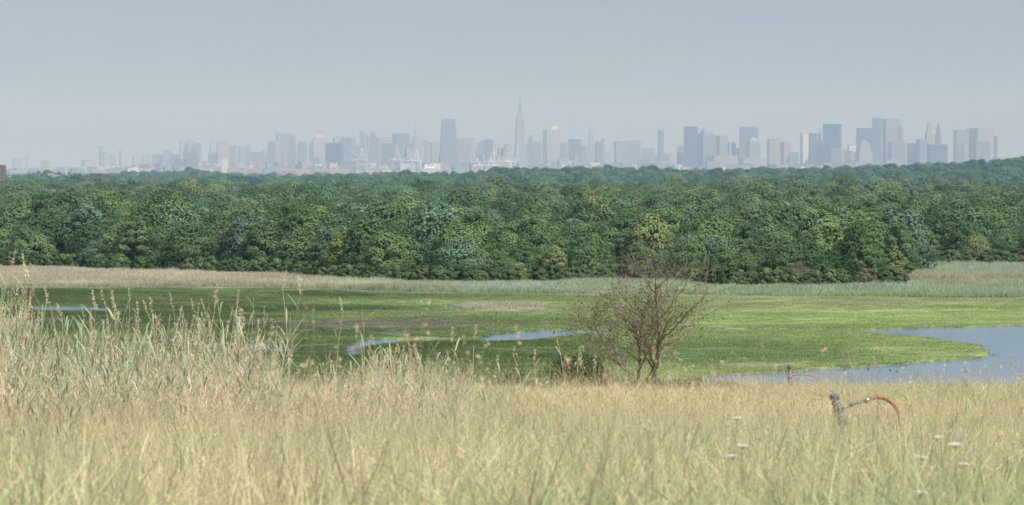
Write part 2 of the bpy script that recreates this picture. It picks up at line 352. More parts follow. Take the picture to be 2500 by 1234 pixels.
# ------------------------------------------------------------ meadow grass on the hill
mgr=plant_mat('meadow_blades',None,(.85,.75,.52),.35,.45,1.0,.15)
mseed=plant_mat('grass_seedheads',(.76,.59,.40),None,0,.4,.8,0)
def meadow(nb,r,h0,h1,wd,ln,cl,ns):
    def f(m):
        v,q,va,tt,tp=blades(nb,r,h0,h1,wd,ln,cl,4); m.add(v,q,0,va,tt)
        v,q,va,tt,tp=blades(ns,r,h1*.85,h1*1.25,.004,.25,.3,3,3); m.add(v,q,0,va,tt*.9+.1)
        for p in tp:
            k=7; t=rs.rand(k); pp=p+np.stack([(rs.rand(k)-.5)*.02,(rs.rand(k)-.5)*.02,-.13*t],1)
            v,q=quads(pp,rs.randn(k,3)*np.array([1,1,.2]),np.full(k,.017),.5); m.add(v,q,1,rs.rand(),1)
    return f
pg=[proto('meadow_tuft_a%d'%i,meadow(80,.40,.22,.55,.010,.5,.9,5),[mgr,mseed]) for i in range(4)]
pg+=[proto('meadow_tuft_b%d'%i,meadow(46,.24,.3,.75,.018,.35,1.1,1),[mgr,mseed]) for i in range(3)]
pg+=[proto('meadow_tuft_c%d'%i,meadow(22,.22,.5,1.0,.011,.3,.7,8),[mgr,mseed]) for i in range(2)]
P=[];D=19.
while D<180:
    s=.36+D/180*.22; h=.155*D+1.5
    x=np.arange(-h,h,s); n=len(x); P.append(np.stack([x+(rs.rand(n)-.5)*s*1.4,D+(rs.rand(n)-.5)*s*1.4],1)); D+=s
P=np.concatenate(P); x,y=P.T; n=len(x)
g1=fnoise(x,y*.4,2.2,21); g2=fnoise(x,y*.3,7,23); g3=vnoise(x,y*.6,.7,25)
gg=np.clip((g1*.4+g2*.3+g3*.3-.37)*3.8,0,1)[:,None]
straw=np.array([.89,.75,.48]); green=np.array([.46,.54,.26]); tan=np.array([.88,.66,.46])
tint=straw*(1-gg)+green*gg
far=np.clip((y-70)/40,0,1)[:,None]*np.clip(fnoise(x,y,6,29)*2.4-.7,0,1)[:,None]; tint=tint*(1-far*.6)+tan*far*.6
lef=np.clip((-x/y*F-300)/700,0,1)[:,None]*np.clip((y-35)/30,0,1)[:,None]*np.clip(g2*3-1,0,1)[:,None]; tint=tint*(1-lef*.5)+np.array([.47,.49,.28])*lef*.5
tint*=(.72+.44*rs.rand(n,1))
sz=.8+.5*rs.rand(n); hz=sz*(.4+1.1*fnoise(x,y,1.6,28)); hz*=np.interp(y,[20,40,70,100,130,170],[1.0,1.05,1,.8,1,.8])
q=rs.rand(n); isg=q<.14+.42*gg[:,0]; isc=(~isg)&(rs.rand(n)<.22)
tint=np.where((isg&(rs.rand(n)<.35))[:,None],np.array([.36,.48,.22])*(.75+.4*rs.rand(n,1)),tint)
hz=np.where(isg|isc,np.maximum(hz,.6),hz)
bq=img_col(x,y); hz=np.where((np.abs(bq-2115)<120)&(y>68)&(y<97),hz*.6,hz)   # trodden patch round the wellhead
idx=np.where(isg,4+rs.randint(0,3,n),np.where(isc,7+rs.randint(0,2,n),rs.randint(0,4,n)))
scatter('meadow_grass',np.stack([x,y,zterr(x,y)-.03],1),np.stack([(rs.rand(n)-.5)*.25,(rs.rand(n)-.3)*.3,rs.rand(n)*6.28],1),np.stack([sz,sz,hz],1),idx,np.clip(tint,0,.92),pg)

# ------------------------------------------------------------ phragmites reeds
mrd=plant_mat('reed_leaf',None,(.74,.67,.49),.2,.4,.7,0)
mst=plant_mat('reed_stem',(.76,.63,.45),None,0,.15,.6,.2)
def leafstrip(m,p0,az,el,Ln,wd,droop,mi,val):
    t=np.linspace(0,1,6); d=np.array([math.cos(az),math.sin(az)])
    hx=Ln*t*math.cos(el); z=Ln*(t*math.sin(el)-droop*t**2)
    c=np.stack([p0[0]+d[0]*hx,p0[1]+d[1]*hx,p0[2]+z],1); s=np.array([-d[1],d[0],.25*(rs.rand()-.5)])
    w=wd*.5*np.sin(math.pi*np.clip(t*.85+.12,0,1))**.7; w[-1]=.0008
    Vv=np.stack([c-s*w[:,None],c+s*w[:,None]],1).reshape(-1,3); i=np.arange(5)*2
    m.add(Vv,np.stack([i,i+1,i+3,i+2],1),mi,val,np.repeat(t,2))
def reed(H,leaves,straw,plume,ns=2):
    def f(m):
        for k in range(ns):
            bx,by=(rs.rand(2)-.5)*.4; h=H*((.6+.45*rs.rand()) if ns>1 else 1.0); lx,ly=(rs.rand(2)-.5)*.45
            if straw and rs.rand()<.4: lx*=2.5;ly*=2.5;h*=.8
            def pt_(t): return (bx+lx*h*t*t,by+ly*h*t*t,h*t)
            v,q=tube([pt_(t) for t in np.linspace(0,1,6)],np.linspace(.008,.003,6),4); m.add(v,q,1,rs.rand(),1)
            for j in range(leaves):
                t=.25+.72*(j+rs.rand()*.6)/leaves; az=rs.rand()*6.28
                if straw: leafstrip(m,pt_(t),az,.9-1.3*rs.rand(),.28+.2*rs.rand(),.018,.5+.5*rs.rand(),0,rs.rand())
                else: leafstrip(m,pt_(t),az,.85+.4*rs.rand(),.4+.4*rs.rand(),.04,.15+.4*rs.rand(),0,rs.rand())
            if plume:
                tp=np.array(pt_(1)); kk=60; t=rs.rand(kk); pp=tp+np.stack([rs.randn(kk)*.022*(1-t*.6)+.07*t,rs.randn(kk)*.022,-.05+.32*t],1)
                v,q=quads(pp,rs.randn(kk,3),np.full(kk,.035),.4); m.add(v,q,1,rs.rand(),1)
    return f
pr=[proto('reed_a%d'%i,reed(2.6,8,False,False),[mrd,mst]) for i in range(3)]
pr+=[proto('reed_b%d'%i,reed(2.5,7,True,i%2==0),[mrd,mst]) for i in range(4)]
pr+=[proto('reed_c%d'%i,reed(2.5,6,False,i!=1,1),[mrd,mst]) for i in range(3)]
EB=[-150,0,60,120,200,300,400,520,600,650,700,780,850,950,1050,1120,1200,1300,1500]
ET=[700,685,730,765,770,770,765,740,750,790,845,885,872,855,860,882,905,918,940]
n=2200; b=-150+rs.rand(n)**1.25*1400; y=80+rs.rand(n)*45; 
b=np.where(rs.rand(n)<.30,800+rs.rand(n)*330,b)
x=X(b,y); gz=zterr(x,y); top=Z(np.interp(b,EB,ET)+(rs.rand(n)**.6)*180-30,y); h=np.clip(top-gz,.35,3.9); s=h/2.45
k=rs.rand(n)<np.interp(b,[0,650,700,800,1100,1200,1300],[1,1,.75,.9,.9,.35,.2]); 
isg=rs.rand(n)<np.interp(b,[0,600,800,1100,1200,1300],[.45,.42,.22,.22,.7,.7])
tint=np.where(isg[:,None],np.array([.31,.40,.26])*(.6+.8*rs.rand(n,1)),np.array([.88,.73,.53])*(.7+.35*rs.rand(n,1)))
idx=np.where(isg,rs.randint(0,3,n),3+rs.randint(0,4,n))
# taller single stalks
EX=[(680,690,95),(688,672,98),(560,705,95),(495,720,98),(400,735,90),(890,715,92),(832,735,100),(1165,805,95),(1140,800,100),(1285,850,100),(1310,860,97),(1400,800,105),(1390,850,100),(65,640,84),(30,670,84),(1530,925,95),(1940,905,118),(1600,905,120),(1990,900,120),(2040,910,118),(300,725,90),(230,720,88),(600,730,95),(470,745,92),(1020,850,100),(930,850,100),(1250,870,100)]
eb=np.array([e[0] for e in EX],float); ey=np.array([e[2] for e in EX],float); ex=X(eb,ey); ez=zterr(ex,ey); es=(Z([e[1] for e in EX],ey)-ez)/2.65
x=np.concatenate([x[k],ex]);y=np.concatenate([y[k],ey]);gz=np.concatenate([gz[k],ez]);s=np.concatenate([s[k],es])
m_=len(EX); tint=np.concatenate([tint[k],np.tile([[.5,.52,.3]],(m_,1))]); idx=np.concatenate([idx[k],7+rs.randint(0,3,m_)])
# young green shoots close by
for bb_,tp,dd in((1690,1010,40),(1702,1040,41),(1722,1050,40),(1676,1060,39),(1710,1080,40),(1684,1090,41),(2000,1060,38),(2012,1075,39),(1990,1090,37),(2005,1110,38),(2270,1050,34),(2445,1100,33),(2480,1060,35),(1520,1060,45),(1285,1010,50),(1420,1030,52),(2375,960,50),(2265,915,55),(2300,940,52),(1880,1120,34),(760,1020,60),(140,930,50),(110,900,52),(180,950,51),(90,960,48),(160,960,50),(60,930,52),(30,900,55),(1100,1080,44),(560,1090,44),(2150,1090,42),(1600,1090,44)):
    xx=float(X(bb_,dd)); zz=float(zterr(xx,dd)); x=np.append(x,xx);y=np.append(y,dd);gz=np.append(gz,zz);s=np.append(s,(float(Z(tp,dd))-zz)/2.5); tint=np.concatenate([tint,[[.34,.48,.20] if bb_>200 else [.17,.25,.14]]]); idx=np.append(idx,rs.randint(0,3))  # leftmost shoots darker: shadow at the reed base painted into their tint
n=len(x); sx=np.clip(s,.35,1.05)
scatter('reed_bed',np.stack([x,y,gz-.05],1),np.stack([(rs.rand(n)-.5)*.12,(rs.rand(n)-.2)*.2,rs.rand(n)*6.28],1),np.stack([sx,sx,s],1),idx,tint,pr)

# ------------------------------------------------------------ young sparse tree
mtw=noisy_mat('sapling_bark',(.17,.125,.10),(.30,.24,.19),8,.9)
mtl=plant_mat('sapling_leaves',(.12,.155,.055),None,0,.3,1.0,0)
T=M(); TL=[]
def branch(p,d,Ln,r,lev):
    k=5; pts=[np.array(p,float)]; dd=np.array(d,float); dd/=np.linalg.norm(dd)
    for i in range(k):
        dd=dd+rs.randn(3)*.09+np.array([.0,0,.05 if lev<3 else 0]); dd/=np.linalg.norm(dd); pts.append(pts[-1]+dd*Ln/k)
    v,q=tube(pts,np.linspace(r,max(r*.4,.003),k+1),6 if lev<2 else 3); T.add(v,q,0,rs.rand(),1)
    if lev>=2:
        for c in pts[2:]:
            if rs.rand()<(.30 if c[2]>2.6 else .18): TL.append(c)
    if lev==3: return
    nch={0:13,1:8,2:4}[lev]
    for i in range(nch):
        t=.22+.78*(i+rs.rand())/nch; t=min(t,.99); j=int(t*k); c=pts[j]+(pts[min(j+1,k)]-pts[j])*(t*k-j)
        a=i*2.4+rs.rand(); pr_=np.cross(dd,[math.cos(a),math.sin(a),.3]); pr_/=np.linalg.norm(pr_)
        dr=dd*(.85 if lev else .72)+pr_*(.65+.35*rs.rand())+np.array([0,0,.12]); 
        cl=Ln*(.72-.40*t if lev==0 else .52)*(.7+.6*rs.rand()); branch(c,dr,cl,max(.0045,r*(.42 if lev==0 else .5)*(1-.4*t)),lev+1)
TD=140.; tx=float(X(1568,TD)); tz=float(zterr(tx,TD))
branch((-.12,0,0),(-.12,.05,1),4.4,.085,0); branch((.12,.05,0),(.18,0,1),5.6,.095,0); branch((.0,.1,.6),(-.6,.1,1),3.5,.045,0); branch((.15,.1,.9),(.55,.0,1),3.1,.045,0)
TL=np.array(TL); cl=np.repeat(TL,3,0)+rs.randn(len(TL)*3,3)*.05
v,q=quads(cl,rs.randn(len(cl),3),np.full(len(cl),.06),.6); T.add(v,q,1,np.repeat(rs.rand(len(cl)),4),1)
st=T.obj('young_sparse_tree',[mtw,mtl]); st.location=(tx,TD,tz)
co_=np.array([v.co[:] for v in st.data.vertices])
st.scale[2]=(float(Z(628,TD))-tz)/np.percentile(co_[:,2],97.5); st.scale[0]=st.scale[1]=min(1.7,5.0/(np.percentile(co_[:,0],97.5)-np.percentile(co_[:,0],2.5)))
print('tree scale',st.scale[:])

# shrubs by the tree
mbl=plant_mat('shrub_leaves_dark',(.07,.11,.05),None,0,.2,.9,0); mbl2=plant_mat('shrub_leaves_green',(.17,.22,.08),None,0,.25,.9,0)
def shrub(name,b_,top,D,wd,mat,ls=.06,nb=22):
    x0=float(X(b_,D)); z0=float(zterr(x0,D)); Ht=float(Z(top,D))-z0; m=M(); R=wd/2
    for i in range(nb):
        th=rs.rand()*6.28; rr=R*math.sqrt(rs.rand())*.95; c=np.array([rr*math.cos(th),rr*math.sin(th)*.7,Ht*(1-.5*(rr/R)**2)*(.3+.6*rs.rand())]); br=Ht*.12+.08+.1*rs.rand()
        v,q=tube([(c[0]*.2,c[1]*.2,0),tuple(c*.6),tuple(c)],[.02,.014,.006],4); m.add(v,q,1)
        nl=200; d=rs.randn(nl,3); d/=np.linalg.norm(d,axis=1)[:,None]; p=c+d*br*(.5+1.0*rs.rand(nl,1)); v,q=quads(p,d+rs.randn(nl,3)*.5,np.full(nl,ls),.7)
        m.add(v,q,0,np.repeat(np.clip(.5+.2*rs.randn()+.2*rs.randn(nl),0,1),4),1)
    o=m.obj(name,[mat,mtw]); o.location=(x0,D,z0)
shrub('shrub',1415,842,150,2.5,mbl,.07,44)
for b_,tp,D,wd,mt in((1600,915,142,1.8,mbl2),(1690,922,140,1.6,mbl2),(1500,920,143,1.5,mbl2),(1240,905,140,1.6,mbl),(1340,930,140,1.6,mbl2),(1770,937,142,1.6,mbl2),(2330,946,150,2.4,mbl),(2440,948,150,2.6,mbl),(2500,950,152,2.0,mbl),(1550,922,138,1.2,mbl2),(2250,953,150,1.8,mbl),(1450,925,141,1.6,mbl2)):
    shrub('shrub',b_,tp,D,wd,mt)

# ------------------------------------------------------------ wild carrot flowers
mwh=noisy_mat('white_petals',(.8,.8,.74),(.7,.74,.62),30,.8); mgs=noisy_mat('flower_stem',(.2,.27,.1),(.28,.33,.14),10,.8)
for b_,e_,D in((1812,1086,31),(1788,1112,34),(2333,1084,31),(2290,1066,36),(2250,1115,34),(2352,1132,31),(2247,1200,28),(1010,1110,50),(1845,1190,34),(1800,1020,48),(1925,1076,46),(640,1084,52)):
    x0=float(X(b_,D)); z0=float(zterr(x0,D)); h=max(float(Z(e_,D))-z0,.3); m=M()
    v,q=tube([(0.05,0,0),(.03,.01,h*.5),(0,0,h-.05)],[.004,.003,.0025],5); m.add(v,q,1)
    for i in range(30):
        a=i*2.39996; r=.052*math.sqrt(i/30); c=np.array([r*math.cos(a),r*math.sin(a),h-.01*(r/.045)**2])
        v,q=tube([(0,0,h-.05),tuple(c)],[.0012,.0008],3); m.add(v,q,1)
        kk=11; v,q=quads(c+rs.randn(kk,3)*np.array([.006,.006,.003]),np.array([0,-.3,1.])+rs.randn(kk,3)*.5,np.full(kk,.0105)); m.add(v,q,0)
    for i in range(3):
        a=rs.rand()*6.28; leafstrip(m,(.03,0,h*(.2+.2*i)),a,.7,.12,.012,.3,1,.5)
    o=m.obj('wild_carrot_flower',[mwh,mgs]); o.location=(x0,D,z0)

# ------------------------------------------------------------ gas wellhead with hose
mpg=noisy_mat('grey_pvc',(.16,.18,.20),(.24,.26,.28),6,.55); mdk=noisy_mat('dark_rubber_coupling',(.07,.078,.085),(.11,.115,.13),6,.6)
mrh=noisy_mat('red_hose',(.36,.10,.06),(.46,.15,.09),9,.5); mst2=noisy_mat('steel',(.4,.4,.42),(.5,.5,.5),9,.4,.8); mrust=noisy_mat('weathered_post',(.2,.13,.09),(.32,.24,.17),9,.8)
WD=96.; wx=float(X(2062,WD)); wz=float(Z(1040,WD))
root=bpy.data.objects.new('gas_wellhead',None); sc.collection.objects.link(root); root.location=(wx,WD,wz-.12)
def P2(b_,e_,dy=0): return (float(X(b_,WD))-wx,dy,float(Z(e_,WD))-wz+.12)
def part(nm,pts,rad,mat,n=14):
    m=M(); v,q=tube(pts,rad,n); m.add(v,q)
    o=m.obj(nm,[mat],smooth=True,parent=root); return o
A=np.array(P2(2070,1072)); B=np.array(P2(2036,962)); ax=B-A
def al(t): return tuple(A+ax*t)
part('riser_pipe',[al(0),al(.98)],[.10,.10],mpg)
for i,(t0,t1,r,mm_) in enumerate(((.30,.44,.13,mdk),(.48,.54,.125,mpg),(.58,.74,.12,mdk),(.78,.82,.135,mpg),(.87,.97,.125,mdk))):
    part('coupling_%d'%i,[al(t0),al(t0+.003),al(t1-.003),al(t1)],[.06,r,r,.06],mm_)
part('cap',[al(.975),al(.98),al(1.0),al(1.01)],[.001,.105,.105,.001],mpg)
part('valve_stem',[al(1.0),al(1.07)],[.035,.03],mst2,8); part('valve_handle',[tuple(np.array(al(1.06))+[-.07,0,0]),tuple(np.array(al(1.06))+[.06,0,.02])],[.015,.015],mst2,8)
part('side_pipe',[P2(2048,1001),P2(2085,987),P2(2122,977)],[.045,.04,.04],mpg,12)
part('side_pipe_collar',[P2(2074,991),P2(2075,991),P2(2084,987.5),P2(2085,987)],[.03,.056,.056,.03],mdk,12)
part('side_pipe_collar_end',[P2(2110,980),P2(2111,980),P2(2123,976.5),P2(2124,976)],[.03,.058,.058,.03],mst2,12)
cp=np.array([P2(2122,976),P2(2140,971),P2(2160,972),P2(2180,984),P2(2193,1003),P2(2200,1025),P2(2201,1082)])
tt=np.linspace(0,len(cp)-1,150); cpt=np.stack([np.interp(tt,range(len(cp)),cp[:,i]) for i in range(3)],1)
for _ in range(60): cpt[1:-1]=(cpt[:-2]+cpt[1:-1]*2+cpt[2:])/4
part('corrugated_hose',cpt,np.where(np.arange(150)%3==0,.060,.048),mrh,12)
# second, smaller post
root=bpy.data.objects.new('monitoring_well_post',None); sc.collection.objects.link(root); WD=140.; wx=float(X(1929,WD)); wz=float(Z(940,WD)); root.location=(wx,WD,wz-.12)
part('post',[P2(1930,1000),P2(1928,896)],[.065,.065],mrust,10); part('post_cap',[P2(1928,902),P2(1928,901),P2(1928,892),P2(1928,891)],[.03,.09,.09,.02],mdk,10)
part('post_band',[P2(1929,925),P2(1929,924),P2(1929,918),P2(1929,917)],[.03,.09,.09,.03],mpg,10)
part('rail_pipe',[P2(1930,918),P2(1960,915),P2(1992,920),P2(2000,940)],[.022,.022,.022,.022],mrust,8)

# ------------------------------------------------------------ skyline
FM={'blue':facade('facade_blue_glass',(.20,.25,.33),(.07,.12,.20)),'dark':facade('facade_dark_glass',(.08,.11,.17),(.04,.07,.13)),
    'tan':facade('facade_limestone',(.36,.35,.34),(.16,.17,.21)),'pink':facade('facade_brick',(.38,.29,.27),(.17,.16,.18)),
    'white':facade('facade_white',(.66,.66,.65),(.30,.32,.36)),'grey':facade('facade_concrete',(.26,.29,.33),(.12,.14,.19)),
    'copper':noisy_mat('green_copper_roof',(.22,.42,.36),(.28,.48,.42),.05,.7),'gold':noisy_mat('pale_metal_crown',(.9,.8,.62),(.8,.72,.55),.05,.5),
    'roof':noisy_mat('roof',(.2,.2,.21),(.27,.27,.27),.05,.9)}
NM={'blue':'glass_office_tower','dark':'dark_glass_tower','tan':'limestone_tower','pink':'brick_apartment_tower','white':'white_apartment_tower','grey':'concrete_office_tower'}
def bld(b0,b1,top,mt,D,kind='box',spire=None,name=None):
    W=(b1-b0)/F*D; yaw=math.radians(rs.choice([-1,1])*(8+rs.rand()*24)); asp=.8
    w=W/(math.cos(yaw)+asp*abs(math.sin(yaw))); d=w*asp; cx=float(X((b0+b1)/2,D)); H=float(Z(top,D))
    m=M(); c=(0,0)
    def fr(z0,z1,s0,s1=None,mi=0,ox=0):
        s1=s0 if s1 is None else s1; v,q=frus(c,z0,z1,w*s0,d*s0,w*s1,d*s1,yaw,ox); m.add(v,q,mi)
    if kind=='box':
        r=rs.rand()
        fr(-8,H*.97,1); fr(H*.97,H*.985,1.0-.04,None,1); fr(H*.985,H,.35+.4*r,None,1,w*.08*(r-.5))
    elif kind=='flat': fr(-8,H-2,1); fr(H-2,H,.96,None,1)
    elif kind=='step':
        fr(-8,H*.62,1); fr(H*.62,H*.8,.8); fr(H*.8,H*.93,.58); fr(H*.93,H,.34)
    elif kind=='pyr':
        fr(-8,H*.82,1); fr(H*.82,H*.86,.85); fr(H*.86,H,.8,.04,2)
    elif kind=='dome':
        fr(-8,H*.86,1); 
        for i in range(6):
            a0=i/6*1.5;a1=(i+1)/6*1.5; fr(H*.86+H*.14*math.sin(a0),H*.86+H*.14*math.sin(a1),.85*math.cos(a0),.85*math.cos(a1)+.01,2)
    elif kind=='slant':
        v,q=frus(c,-8,H,w,d,w,d,yaw); v=np.array(v); v[[4,7],2]-=H*.2; m.add(v,q)
    elif kind=='crown':
        fr(-8,H*.86,1); fr(H*.86,H,.8,.8,3)
    if spire:
        S=float(Z(spire,D)); fr(H-1,H+(S-H)*.35,.14,.08,1); fr(H+(S-H)*.35,S,.05,.015,1)
    o=m.obj(name or NM[mt],[FM[mt],FM['roof'],FM['copper'] if kind in('pyr',) else FM[mt],FM['gold']]); o.location=(cx,D,0)
    return o
MID=21500;FARD=24000;JC=16500;DT=17500
B=[(30,52,388,'grey',FARD),(62,72,380,'tan',FARD,'box',352),(100,125,392,'tan',FARD),(198,236,391,'tan',FARD,'flat'),(241,253,356,'grey',FARD),(252,264,370,'grey',FARD),(266,284,378,'pink',FARD),(290,299,367,'grey',FARD),(322,345,381,'tan',FARD),(345,369,378,'grey',FARD),
(372,400,377,'blue',MID),(398,420,366,'tan',MID),(418,440,377,'dark',MID),(438,458,346,'tan',MID),(456,476,343,'grey',MID),(474,493,349,'grey',MID),(508,530,347,'tan',MID,'step'),(528,560,345,'pink',MID),(558,582,356,'tan',MID),(580,600,358,'grey',MID),(600,614,352,'grey',MID),(612,640,371,'blue',MID),(640,656,366,'tan',MID),
(653,683,344,'pink',19500),(673,712,325,'blue',MID,'flat'),(703,727,331,'tan',JC,'step'),(727,751,346,'blue',MID,'flat'),(762,796,328,'tan',MID,'dome',318),(755,775,348,'white',MID),(795,836,349,'dark',JC,'flat'),(812,836,335,'tan',MID),(833,868,336,'blue',MID,'flat'),(866,882,356,'tan',MID),
(878,892,320,'grey',MID),(890,904,323,'tan',MID,'step'),(896,940,335,'tan',19500),(905,918,323,'blue',MID,'flat'),(938,958,334,'grey',MID),(957,1000,326,'dark',MID,'flat'),(930,972,350,'grey',JC,'flat'),(998,1032,333,'grey',MID,'step',292),(985,1010,360,'tan',JC),(1030,1050,343,'tan',MID),(1050,1076,346,'grey',MID),
(1112,1160,338,'tan',19500,'flat'),(1158,1196,343,'grey',MID,'step'),(1182,1206,340,'dark',MID),(1196,1222,352,'tan',MID),(1222,1256,352,'grey',MID,'step'),(1215,1236,362,'blue',JC),
(1284,1306,331,'blue',MID,'step'),(1304,1324,346,'grey',MID),(1325,1367,318,'tan',MID,'flat'),(1340,1366,308,'tan',MID+500,'crown'),(1367,1388,348,'grey',MID),(1387,1420,340,'dark',MID,'flat'),(1420,1436,356,'tan',MID),(1452,1470,345,'dark',MID),(1467,1477,338,'grey',MID),(1478,1502,364,'white',MID,'slant'),(1498,1530,345,'blue',MID,'box'),(1526,1567,343,'grey',MID),(1567,1604,362,'tan',MID),(1606,1620,318,'dark',MID,'flat'),(1600,1650,376,'pink',MID),
(1652,1687,349,'grey',DT,'dome'),(1669,1704,309,'dark',DT,'flat'),(1704,1748,314,'blue',DT,'dome'),(1748,1776,331,'grey',DT),(1774,1796,348,'tan',DT),(1794,1812,362,'grey',DT),(1730,1800,380,'tan',DT-900,'flat'),
(1804,1852,310,'blue',DT,'flat'),(1822,1856,336,'grey',DT-500,'dome'),(1800,1870,385,'tan',DT-900),(1872,1908,340,'tan',DT),(1905,1930,347,'pink',DT),(1928,1950,372,'grey',DT),
(1953,1974,324,'white',DT,'flat'),(1972,1994,326,'dark',DT,'flat'),(1992,2009,320,'tan',DT,'step',303),(2008,2055,303,'dark',DT,'flat'),(2028,2062,362,'tan',DT-600),(2055,2086,368,'pink',DT),
(2091,2128,313,'dark',DT+300,'flat'),(2069,2092,354,'white',DT),(2086,2130,343,'tan',DT-300,'step'),(2128,2155,288,'blue',DT,'flat'),(2152,2195,291,'grey',DT+200,'flat'),(2189,2206,292,'tan',DT-200,'pyr'),(2168,2210,346,'blue',DT-500),(2213,2237,349,'dark',DT-500),(2236,2266,340,'blue',DT-500),(2256,2282,300,'tan',DT,'step'),(2280,2301,305,'grey',DT,'step',289),(2264,2312,352,'dark',DT-700),
(2328,2364,318,'grey',DT,'flat'),(2360,2428,314,'tan',DT+200,'flat'),(2375,2416,345,'blue',DT-500,'flat'),(2425,2436,333,'blue',DT,'flat'),(2336,2360,350,'tan',DT-500)]
for t in B:
    b0,b1,tp,mt,D=t[:5]; bld(b0,b1,tp,mt,D+rs.rand()*250,*(t[5:]))
# tall harbourside tower with rounded set-back crown
m=M(); D=JC; W=37/F*D; H=float(Z(293,D)); z=[-8,H*.35,H*.72,H*.93,H]; ww=[1.2,1.0,.96,.9,.8]
for i in range(4): 
    v,q=frus((0,0),z[i],z[i+1],W*ww[i],W*.7*ww[i],W*(ww[i] if i<2 else ww[i+1]),W*.7*(ww[i] if i<2 else ww[i+1]),.12); m.add(v,q)
v,q=frus((0,0),H,H+3,W*.74,W*.5,yaw=.12); m.add(v,q,1)
o=m.obj('glass_skyscraper',[FM['blue'],FM['roof']]); o.location=(float(X(1095,D)),D,0)
# empire state building
def tower(name,D,bc,secs,mats):
    m=M()
    for (y0,y1,w0,w1,mi) in secs:
        z0=float(Z(y0,D));z1=float(Z(y1,D)); v,q=frus((0,0),z0,z1,w0/F*D,w0*.8/F*D,w1/F*D,w1*.8/F*D,.25); m.add(v,q,mi)
    o=m.obj(name,mats); o.location=(float(X(bc,D)),D,0)
tower('empire_state_building',21000,1269.5,[(430,392,34,34,0),(392,375,30,30,0),(375,352,25,25,0),(352,300,20,20,0),(300,284,16.5,16.5,0),(284,277,12,11,0),(277,266,7,6.5,1),(266,257,6,4.5,1),(257,250,4.5,2.4,1),(250,243,2.4,2,1),(243,231,1.5,.8,1)],[FM['grey'],FM['dark']])
tower('art_deco_spire_tower',21900,1442.5,[(430,370,16,16,0),(370,338,12,12,0),(338,326,11,8.5,1),(326,318,8.5,5.5,1),(318,311,5.5,2.5,1),(311,299,2,.6,1)],[FM['grey'],FM['grey']])
# low city fabric, one mass
m=M(); 
for i in range(1500):
    D=rs.choice([14500,16000,17300,19500,21000,23500])+rs.rand()*800; b_=rs.rand()*2900-200; wdt=(14+rs.rand()*45); 
    hgt=np.interp(b_,[-200,300,420,1600,1700,2450,2600,3000],[14,22,40,38,30,38,20,12])*(.35+rs.rand()*.9)+ (30*rs.rand() if rs.rand()<.12 and b_>400 else 0)
    v,q=frus((float(X(b_,D)),D),-8,hgt,wdt,wdt*.7,yaw=rs.randn()*.4); m.add(v,q,rs.randint(0,6))
m.obj('distant_city_blocks',[FM['tan'],FM['white'],FM['grey'],FM['blue'],FM['pink'],FM['tan']])
# waterfront sheds
mb=noisy_mat('shed_walls',(.5,.42,.36),(.7,.66,.6),.03,.8); mb2=noisy_mat('brick_shed',(.4,.27,.21),(.5,.38,.31),.03,.8)
for (b0,b1,tp,mt_) in((440,520,409,mb),(600,640,412,mb2),(690,760,413,mb2),(770,850,414,mb2),(900,960,412,mb),(340,380,410,mb),(1180,1260,415,mb)):
    D=9500; W=(b1-b0)/F*D; H=float(Z(tp,D)); cx=float(X((b0+b1)/2,D)); m=M(); v,q=frus((0,0),-2,H*.8,W,40); m.add(v,q)
    v,q=frus((0,0),H*.8,H,W,40,W*.96,4); m.add(v,q,1); o=m.obj('warehouse',[mt_,FM['roof']]); o.location=(cx,D,0)
D=8800; m=M(); s_=D/F
for (b_,w_,t0,t1,w1) in((1052,50,424,411,50),(1040,10,411,406,10),(1040,8,406,401,.5),(1062,9,411,405,9),(1062,8,405,400,.5),(1072,6,411,403,6),(1051,22,411,407,14)):
    v,q=frus((float(X(b_,D))-float(X(1052,D)),0),float(Z(t0,D)),float(Z(t1,D)),w_*s_,w_*s_*.5,w1*s_,w1*s_*.5); m.add(v,q)
o=m.obj('domed_white_terminal',[FM['white']]); o.location=(float(X(1052,D)),D,0)

# port cranes
mcr=noisy_mat('crane_white_paint',(.8,.8,.8),(.7,.72,.74),.1,.5)
def crane(b_,top,raised=True,D=9500,flip=1):
    m=M(); H=float(Z(top,D)); pl=H*.52; L_=26*1.0; w_=18
    for sx in(-1,1):
        for sy in(-1,1):
            m.add(*beam((sx*L_/2,sy*w_/2,0),(sx*L_/2*.85,sy*w_/2,pl),1.3))
        m.add(*beam((sx*L_/2*.95,-w_/2,pl*.35),(sx*L_/2*.95,w_/2,pl*.35),1.1))
    for sy in(-1,1):
        m.add(*beam((-L_/2,sy*w_/2,pl*.35),(L_/2,sy*w_/2,pl*.35),1.2)); m.add(*beam((-L_*.45,sy*w_/2,pl),(L_*.45,sy*w_/2,pl),1.5))
        m.add(*beam((-L_/2,sy*w_/2,pl*.35),(L_*.43,sy*w_/2,pl),.8)); m.add(*beam((-L_*.2,sy*w_/2,pl),(0,sy*3,H*.88),1.0)); m.add(*beam((L_*.3,sy*w_/2,pl),(0,sy*3,H*.88),1.0))
    m.add(*beam((-L_*.9*flip,0,pl),(L_*.5*flip,0,pl),1.8)); v,q=frus((-L_*.4*flip,0),pl,pl+6,9,7); m.add(v,q)
    if raised: m.add(*beam((L_*.5*flip,0,pl),(L_*.72*flip,0,H*1.05),1.5)); m.add(*beam((0,0,H*.88),(L_*.66*flip,0,H*.9),.4))
    m.add(*beam((0,-3,H*.88),(0,3,H*.88),.8)); m.add(*beam((0,0,H*.88),(-L_*.85*flip,0,pl),.4))
    o=m.obj('port_gantry_crane',[mcr]); o.location=(float(X(b_,D)),D+rs.rand()*200,0); o.rotation_euler[2]=math.radians(15*rs.randn())
